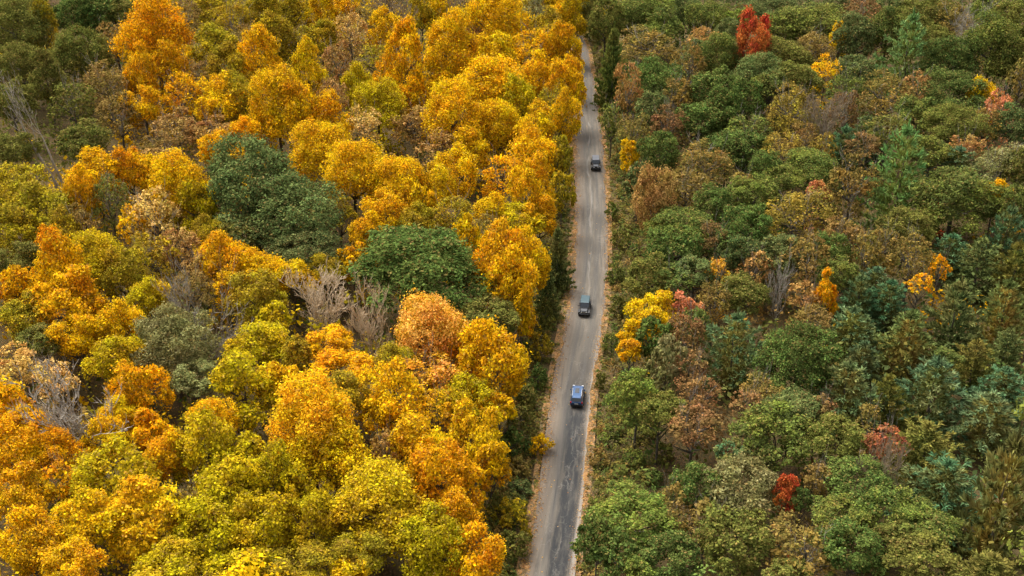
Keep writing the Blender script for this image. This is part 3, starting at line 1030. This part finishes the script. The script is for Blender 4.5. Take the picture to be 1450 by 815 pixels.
# ---------------------------------------------------------------- undergrowth, verge grass, outer woods (stuff)
def mass(name, label, centres, rad, hgt, per, leaf, cols, seed, dome=True):
    rng = np.random.default_rng(seed); m = len(centres)
    ci = np.repeat(np.arange(m), per); n = len(ci)
    d = norm(rng.normal(size=(n, 3)))
    rr = rng.uniform(.5, 1.0, (n, 1))
    P = centres[ci] + d * rr * np.stack([rad[ci], rad[ci], hgt[ci]], -1)
    N = d + np.array([0, 0, .7]) + rng.normal(0, .5, (n, 3))
    V, F = quads(P, N, leaf, rng)
    c = cols[ci] * rng.uniform(.65, 1.35, (n, 1))
    o = add(name, raw_mesh(name, V, F, M_MASS, np.repeat(c, 4, 0))); o['kind'] = 'stuff'; o['label'] = label
    return o
rng = np.random.default_rng(77)
pts = []
for yv in np.arange(90, 400, 3.6):
    half = 30 + yv * .47
    xs = np.arange(-half, half, 3.6); pts.append(np.stack([xs + rng.uniform(-1.5, 1.5, len(xs)), yv + rng.uniform(-1.5, 1.5, len(xs))], -1))
pts = np.concatenate(pts); dd = pts[:, 0] - road_x(pts[:, 1]); pts = pts[np.abs(dd) > 6.2]; dd = dd[np.abs(dd) > 6.2] if False else pts[:, 0] - road_x(pts[:, 1])
m = len(pts); near = np.abs(dd) < 10.5
hg = np.where(near, rng.uniform(.5, 1.4, m), rng.uniform(1.6, 5.5, m))
cent = np.stack([pts[:, 0], pts[:, 1], ground_z(pts[:, 0], pts[:, 1]) + hg * .75], -1)
cl = np.array([PAL[k][1] for k in 'KLBOEK']); cr_ = np.array([PAL[k][1] for k in 'KEDBKE'])
ci = rng.integers(0, 6, m); cols = np.where(dd[:, None] < 0, cl[ci], cr_[ci])
tp = np.array([(t['x'], t['y'] - 2) for t in rows if t['sp'] != 'b']); tcs = np.array([np.array(PAL[t['c']][0]) * .3 + np.array(PAL[t['c']][1]) * .55 for t in rows if t['sp'] != 'b'])
for a in range(0, m, 500):
    q = ((pts[a:a + 500, None] - tp[None]) ** 2).sum(-1).argmin(1); use = (~near[a:a + 500]) & (rng.random(len(q)) < .7)
    cols[a:a + 500][use] = tcs[q][use]
mass('undergrowth', 'saplings and low dull shrubs filling the ground under the trees', cent, rng.uniform(1.3, 2.5, m), hg * .85, 38, .68, cols, 78)
# verge grass and brambles
NV = 5200
yv = rng.uniform(95, 400, NV); sg = np.where(rng.random(NV) < .42, -1, 1)
ov = np.where(sg < 0, -(3.3 + rng.random(NV) ** 1.3 * 5.2), 3.25 + rng.random(NV) ** 1.2 * 8.2)
xv = road_x(yv) + ov; hv = rng.uniform(.35, 1.0, NV) * np.clip((np.abs(ov) - 3.0) / 1.8, .22, 1.6)
cent = np.stack([xv, yv, ground_z(xv, yv) + hv * .5], -1)
cg_ = np.array([(.15, .15, .035), (.24, .19, .045), (.11, .15, .035), (.32, .20, .055), (.19, .18, .04), (.15, .12, .05)])
mass('verge_brush', 'low brown green brush along the road verges', cent, rng.uniform(.5, 1.1, NV) * np.clip((np.abs(ov) - 2.9) / 1.2, .4, 1), hv, 46, .32, cg_[rng.integers(0, 6, NV)], 79)
# woods that continue outside the frame
wx = []
for yv in np.arange(70, 520, 8.5):
    for xv in np.arange(-(70 + yv * .55), 70 + yv * .55, 8.5):
        x = xv + rng.uniform(-2.5, 2.5); y = yv + rng.uniform(-2.5, 2.5)
        if abs(x - float(road_x(y))) < 9: continue
        px, py, _ = project(x, y, float(ground_z(x, y)) + 9)
        if -22 < px < 1472 and -16 < py < 836: continue
        if px < -130 or px > 1580 or py < -120 or py > 960: continue
        wx.append((x, y))
wx = np.array(wx); m = len(wx); dd = wx[:, 0] - road_x(wx[:, 1])
lob = 7
hh = rng.uniform(9, 12, m); cc = []
for k in range(lob):
    a = k * 2.4 + rng.uniform(0, 6, m); r = rng.uniform(1.2, 2.9, m) if k else np.zeros(m)
    cc.append(np.stack([wx[:, 0] + np.cos(a) * r, wx[:, 1] + np.sin(a) * r, ground_z(wx[:, 0], wx[:, 1]) + hh - r * .7 + (1.2 if not k else 0)], -1))
cent = np.concatenate(cc); ka = rng.integers(0, 7, m)
pl = np.array([PAL[k][0] for k in 'YOGLYGL']); pr = np.array([PAL[k][0] for k in 'EKNEDSN'])
cols = np.tile(np.where(dd[:, None] < 0, pl[ka], pr[ka]), (lob, 1))
mass('outer_woods', 'woods running on beyond the trees in view', cent, rng.uniform(1.7, 2.5, lob * m), rng.uniform(1.6, 2.6, lob * m), 104, .48, cols, 80)

# ---------------------------------------------------------------- cars
def paint(name, col, rough=.28, metal=.4, coat=.6):
    m, n = new_mat(name)
    t = node(n, 'ShaderNodeTexCoord'); f = noise(n, t.outputs['Object'], 3.0, 4)
    principled(n, mixc(n, mth(n, 'MULTIPLY', ramp(n, f, .5, .8), .12), col, (.20, .18, .15)), rough, metal, .5, coat=coat); return m
def plain(name, col, rough=.5, metal=0., spec=.5):
    m, n = new_mat(name); t = node(n, 'ShaderNodeTexCoord'); f = noise(n, t.outputs['Object'], 20.0, 2)
    principled(n, mixc(n, mth(n, 'MULTIPLY', f, .2), col, tuple(min(1, c * 1.5 + .01) for c in col)), rough, metal, spec); return m
M_GLASS = plain('tinted glass', (.012, .018, .024), .06, 0., .9)
M_RUBBER = plain('tyre rubber', (.02, .02, .02), .85)
M_RIM = plain('alloy rim', (.30, .30, .31), .35, .8)
M_BLACK = plain('black plastic', (.02, .02, .021), .55)
M_RED = plain('red lamp lens', (.45, .01, .015), .2)
M_LAMP = plain('clear lamp lens', (.75, .75, .72), .15)
M_PLATE = plain('licence plate', (.7, .7, .66), .5)
M_CHROME = plain('bright trim', (.6, .6, .6), .25, .9)

def bm_obj(name, bm, mat, parent, bev=0.0, loc=None):
    bmesh.ops.recalc_face_normals(bm, faces=bm.faces)
    if bev:
        bmesh.ops.bevel(bm, geom=[e for e in bm.edges if len(e.link_faces) == 2 and e.calc_face_angle(0) > .35], offset=bev, segments=2, affect='EDGES', clamp_overlap=True)
    me = bpy.data.meshes.new(name); bm.to_mesh(me); bm.free(); me.materials.append(mat)
    for p in me.polygons: p.use_smooth = False
    return add(name, me, parent, loc or (0, 0, 0))
def box(bm, c, s):
    r = bmesh.ops.create_cube(bm, size=1.0)
    for v in r['verts']: v.co = Vector((c[0] + v.co.x * s[0], c[1] + v.co.y * s[1], c[2] + v.co.z * s[2]))
def boxo(name, c, s, mat, parent, bev=.02):
    bm = bmesh.new(); box(bm, c, s); return bm_obj(name, bm, mat, parent, bev)
def loft(bm, secs):
    """secs: (y, half width bottom, half width top, z bottom, z top, chamfer)"""
    rings = []
    for y, wb, wt, z0, z1, ch in secs:
        pts = [(-wb + ch, z0), (wb - ch, z0), (wb, z0 + ch), (wt, z1 - ch), (wt - ch, z1), (-wt + ch, z1), (-wt, z1 - ch), (-wb, z0 + ch)]
        rings.append([bm.verts.new((p[0], y, p[1])) for p in pts])
    for a, b in zip(rings, rings[1:]):
        for i in range(8):
            j = (i + 1) % 8; bm.faces.new((a[i], a[j], b[j], b[i]))
    bm.faces.new(rings[0]); bm.faces.new(rings[-1][::-1])
def panel(name, q, mat, parent, shrink=.9, off=.012):
    """a glass pane standing off and inside the quad q"""
    q = [Vector(p) for p in q]; c = sum(q, Vector()) / 4; nrm = (q[1] - q[0]).cross(q[3] - q[0]).normalized()
    if nrm.dot(c - Vector((0, 0, .9))) < 0: nrm = -nrm
    bm = bmesh.new(); a = [bm.verts.new(c + (p - c) * shrink + nrm * off) for p in q]; b = [bm.verts.new(c + (p - c) * shrink - nrm * .02) for p in q]
    bm.faces.new(a); bm.faces.new(b[::-1])
    for i in range(4): j = (i + 1) % 4; bm.faces.new((a[i], b[i], b[j], a[j]))
    return bm_obj(name, bm, mat, parent)
def wheel(parent, x, y, r=.37, wd=.25, name='wheel'):
    e = bpy.data.objects.new(name, None); COL.objects.link(e); e.parent = parent; e.location = (x, y, r)
    bm = bmesh.new(); bmesh.ops.create_cone(bm, cap_ends=True, segments=18, radius1=r, radius2=r, depth=wd, matrix=Matrix.Rotation(math.pi / 2, 4, 'Y'))
    bm_obj('tyre', bm, M_RUBBER, e, .04)
    bm = bmesh.new(); bmesh.ops.create_cone(bm, cap_ends=True, segments=14, radius1=r * .62, radius2=r * .55, depth=.05, matrix=Matrix.Translation((math.copysign(wd / 2, x), 0, 0)) @ Matrix.Rotation(math.copysign(math.pi / 2, x), 4, 'Y'))
    bm_obj('rim', bm, M_RIM, e); return e
def cabin(parent, bel, roof, zb, zr, body, splits, glass=.88):
    """frustum cabin: bel/roof = (y rear, y front, half width rear, half width front)"""
    B = [Vector((-bel[2], bel[0], zb)), Vector((bel[2], bel[0], zb)), Vector((bel[3], bel[1], zb)), Vector((-bel[3], bel[1], zb))]
    T = [Vector((-roof[2], roof[0], zr)), Vector((roof[2], roof[0], zr)), Vector((roof[3], roof[1], zr)), Vector((-roof[3], roof[1], zr))]
    bm = bmesh.new(); b = [bm.verts.new(p) for p in B]; t = [bm.verts.new(p) for p in T]
    bm.faces.new(b[::-1]); bm.faces.new(t)
    for i in range(4): j = (i + 1) % 4; bm.faces.new((b[i], b[j], t[j], t[i]))
    bm_obj('cabin', bm, body, parent, .03)
    panel('rear_window', (B[0], B[1], T[1], T[0]), M_GLASS, parent, glass)
    panel('windscreen', (B[3], B[2], T[2], T[3]), M_GLASS, parent, glass + .04)
    for sd_ in (0, 1):
        b0, b1, t0, t1 = (B[1], B[2], T[1], T[2]) if sd_ else (B[0], B[3], T[0], T[3])
        for f0, f1 in splits:
            panel('side_window', (b0.lerp(b1, f0), b0.lerp(b1, f1), t0.lerp(t1, f1), t0.lerp(t1, f0)), M_GLASS, parent, .86)
def car_root(name, label, cat, px, py, flip, lane_fix=0., sc_=1.0):
    x, y, z = at(px, py, .8); e = bpy.data.objects.new(name, None); COL.objects.link(e)
    tx = float(road_x(y + 2) - road_x(y - 2)) / 4; a = -math.atan(tx) + (math.pi if flip else 0)
    e.location = (x, y, .035); e.rotation_euler = (0, 0, a); e.scale = (sc_,) * 3; e['label'] = label; e['category'] = cat; e['group'] = 'cars driving in convoy on the road'
    return e
def estate(e, body, roofm):
    bm = bmesh.new()
    loft(bm, [(-2.35, .78, .74, .45, .92, .07), (-2.22, .90, .86, .34, 1.00, .08), (-1.2, .93, .89, .28, 1.03, .08), (.7, .93, .89, .28, 1.02, .08), (1.15, .92, .87, .28, 1.02, .08), (2.05, .88, .80, .33, .92, .09), (2.32, .74, .66, .42, .76, .08)])
    bm_obj('body', bm, body, e)
    cabin(e, (-2.18, 1.05, .84, .86), (-1.92, .30, .66, .70), 1.0, 1.64, body, ((.04, .33), (.36, .62), (.65, .94)))
    bm = bmesh.new(); loft(bm, [(-2.0, .58, .52, 1.635, 1.67, .01), (-1.7, .70, .64, 1.635, 1.715, .02), (.0, .71, .66, 1.635, 1.72, .02), (.36, .66, .60, 1.62, 1.67, .01)]); bm_obj('roof', bm, roofm, e)
    boxo('roof_hatch', (0, -.35, 1.725), (.62, 1.25, .022), M_GLASS, e, .008)
    for s in (-1, 1):
        boxo('roof_rail', (s * .66, -.8, 1.76), (.045, 1.9, .045), M_CHROME, e, .012)
        boxo('tail_light', (s * .80, -2.30, .98), (.20, .14, .30), M_RED, e, .02)
        boxo('headlight', (s * .64, 2.18, .80), (.30, .2, .14), M_LAMP, e, .03)
        boxo('wing_mirror', (s * 1.02, .78, 1.08), (.2, .12, .15), body, e, .03)
        boxo('door_handle', (s * .925, -.35, .90), (.03, .18, .03), M_CHROME, e, .006)
        for yy in (-1.42, 1.42): wheel(e, s * .82, yy)
    bm = bmesh.new(); loft(bm, [(1.10, .78, .70, 1.0, 1.045, .01), (1.9, .72, .64, .92, .985, .01), (2.16, .62, .54, .80, .875, .01)]); bm_obj('bonnet', bm, body, e)
    boxo('rear_bumper', (0, -2.36, .52), (1.66, .16, .26), M_BLACK, e, .04); boxo('front_bumper', (0, 2.33, .48), (1.46, .14, .24), M_BLACK, e, .04)
    boxo('licence_plate', (0, -2.372, .80), (.52, .03, .13), M_PLATE, e, .005); boxo('rear_spoiler', (0, -2.06, 1.66), (1.2, .22, .04), body, e, .012)
    boxo('tailgate', (0, -2.33, .84), (1.25, .06, .3), body, e, .015)
def offroader(e, body, roofm, rl):
    bm = bmesh.new(); loft(bm, [(-1.95, .76, .76, .55, 1.10, .05), (-1.85, .80, .80, .50, 1.14, .05), (.55, .80, .78, .50, 1.14, .05), (.95, .74, .70, .52, 1.12, .05), (1.85, .62, .58, .55, 1.04, .06), (1.95, .56, .54, .60, .98, .05)]); bm_obj('body', bm, body, e)
    cabin(e, (-1.90, .62, .76, .76), (-1.82, .30, .68, .68), 1.12, 1.76, body, ((.05, .34), (.38, .66), (.70, .95)), .86)
    bm = bmesh.new(); loft(bm, [(-1.92, .70, .66, 1.755, 1.80, .01), (-1.0, .72, .68, 1.755, 1.83, .02), (.22, .71, .67, 1.755, 1.82, .02), (.38, .68, .62, 1.74, 1.775, .01)]); bm_obj('roof', bm, roofm, e)
    bm = bmesh.new(); loft(bm, [(.66, .70, .62, 1.12, 1.175, .01), (1.3, .62, .54, 1.08, 1.16, .015), (1.86, .54, .46, 1.02, 1.08, .01)]); bm_obj('bonnet', bm, body, e)
    for s in (-1, 1):
        bm = bmesh.new(); loft(bm, [(.82, .14, .14, .74, .84, .02), (1.1, .17, .16, .84, .95, .02), (1.75, .17, .16, .84, .95, .02), (1.98, .15, .14, .72, .86, .02)])
        for v in bm.verts: v.co.x += s * .79
        bm_obj('front_fender', bm, M_BLACK, e)
        bm = bmesh.new(); loft(bm, [(-1.9, .10, .10, .74, .86, .02), (-1.65, .12, .12, .84, .95, .02), (-1.1, .12, .12, .84, .95, .02), (-.85, .10, .10, .72, .84, .02)])
        for v in bm.verts: v.co.x += s * .86
        bm_obj('rear_fender', bm, M_BLACK, e)
        bm = bmesh.new(); bmesh.ops.create_cone(bm, cap_ends=True, segments=14, radius1=.11, radius2=.10, depth=.06, matrix=Matrix.Translation((s * .40, 1.965, .86)) @ Matrix.Rotation(-math.pi / 2, 4, 'X')); bm_obj('headlight', bm, M_LAMP, e)
        boxo('wing_mirror', (s * .98, .58, 1.22), (.22, .1, .18), M_BLACK, e, .03); boxo('tail_light', (s * .72, -1.97, .92), (.14, .08, .24), M_RED, e, .015)
        for yy in (-1.36, 1.36): wheel(e, s * .80, yy, .41, .28)
    boxo('front_bumper', (0, 2.10, .58), (1.50, .22, .2), M_BLACK, e, .04); boxo('rear_bumper', (0, -2.04, .58), (1.5, .16, .18), M_BLACK, e, .04)
    gr = boxo('grille', (0, 1.955, .84), (.56, .05, .30), M_BLACK, e, .01)
    for k in range(7): boxo('grille_bar', (-.24 + k * .08, 1.985, .84), (.028, .03, .27), M_CHROME if rl else body, gr, .004)
    boxo('windscreen_frame', (0, .635, 1.135), (1.42, .05, .05), M_BLACK, e, .01)
    sw = bpy.data.objects.new('spare_wheel', None); COL.objects.link(sw); sw.parent = e; sw.location = (0, -2.08, 1.05)
    bm = bmesh.new(); bmesh.ops.create_cone(bm, cap_ends=True, segments=18, radius1=.39, radius2=.39, depth=.24, matrix=Matrix.Rotation(math.pi / 2, 4, 'X')); bm_obj('tyre', bm, M_RUBBER, sw, .04)
    bm = bmesh.new(); bmesh.ops.create_cone(bm, cap_ends=True, segments=12, radius1=.24, radius2=.22, depth=.04, matrix=Matrix.Translation((0, -.13, 0)) @ Matrix.Rotation(math.pi / 2, 4, 'X')); bm_obj('rim', bm, M_RIM, sw)
CARS = []
e = car_root('estate_car', 'blue grey estate car with roof rails and red tail lights, front of the picture', 'car', 817.5, 558.5, False); estate(e, paint('slate blue paint', (.015, .065, .17)), paint('slate blue roof', (.02, .07, .17), .4, .3, .2)); CARS.append((817, 559, 'blue estate car'))
e = car_root('off_road_car', 'boxy black off-road car with a teal roof, between the other two cars', 'car', 828, 434, True); offroader(e, paint('dark grey paint', (.022, .024, .027)), paint('teal roof paint', (.02, .06, .07), .4, .1, .15), True); CARS.append((828, 434, 'teal roofed car'))
e = car_root('off_road_car', 'boxy black off-road car with a pale grey roof, farthest along the road', 'car', 843.5, 231.5, True); offroader(e, paint('black paint', (.03, .032, .036)), paint('grey roof paint', (.10, .105, .12), .4, .2, .2), False); CARS.append((843.5, 231.5, 'grey roofed black car'))

# ---------------------------------------------------------------- labels that single each tree out
marks = [(t['px'], t['py'], t['short'], t) for t in rows if t['short']] + [(a, b, s_, None) for a, b, s_ in CARS]
def look(t):
    sp, c = t['sp'], t['c']; noun = NAME[sp][2]; k = t['h'] / t['w']
    if sp == 'b': noun = 'leafless tree'
    size = 'small' if t['w'] < 43 else 'broad' if t['w'] >= 80 else ''
    if noun == 'leafless tree': size = ''
    shp = 'tall' if k > 1.28 else 'flat-topped' if k < .72 else ''
    return ' '.join(x for x in (size or shp, PAL[c][2], noun) if x)
def sector(t, mx, my):
    out = -1 if mx < 830 else 1                 # which way is away from the road
    dx, dy = (t['px'] - mx) * out, my - t['py']; a = math.degrees(math.atan2(dy, dx)) % 360
    return int(((a + 22.5) % 360) // 45)
PHR = ['beside the {}, away from the road', 'behind the {}, away from the road', 'straight behind the {}', 'behind the {} on its road side',
       'beside the {} on its road side', 'in front of the {} on its road side', 'straight in front of the {}', 'in front of the {}, away from the road']
for t in rows: t['look'] = look(t)
used = set()
for t in rows:
    o = t['obj']; o['group'] = {'r': 'bushes on the road verges', 'w': 'pines in the right wood', 'b': 'leafless trees in the woods'}.get(t['sp'], NAME[t['sp']][2] + 's in the woods')
    if t['label']: o['label'] = t['label']; continue
    best = None
    for mx, my, s_, tt in marks:
        if (mx < 800) != (t['px'] < 800) and s_ not in [c_[2] for c_ in CARS]: continue
        d = math.hypot(t['px'] - mx, t['py'] - my)
        if s_ in [c_[2] for c_ in CARS] and d > 110: continue
        k = sector(t, mx, my)
        if s_ in [c_[2] for c_ in CARS]: k = 0 if abs(t['py'] - my) < 45 else k
        rank = 1 + sum(1 for q in rows if q is not t and q['look'] == t['look'] and (q['px'] < 830) == (t['px'] < 830) and sector(q, mx, my) == k and math.hypot(q['px'] - mx, q['py'] - my) < d)
        sc2 = (rank - 1) * 120 + d
        L = ('' if rank == 1 else {2: 'second ', 3: 'third ', 4: 'fourth ', 5: 'fifth ', 6: 'sixth '}.get(rank, '')) + t['look'] + ' ' + PHR[k].format(s_)
        if rank > 6 or L in used or len(L.split()) > 16: continue
        if best is None or sc2 < best[0]: best = (sc2, L)
    L = best[1] if best else t['look'] + ' in the woods'
    used.add(L); o['label'] = L
print('tris', sum(len(m_.polygons) * (2 if m_.polygons and m_.polygons[0].loop_total == 4 else 1) for m_ in bpy.data.meshes))
print('trees', len(rows), 'labels', len({t['obj']['label'] for t in rows}), 'outer', m)
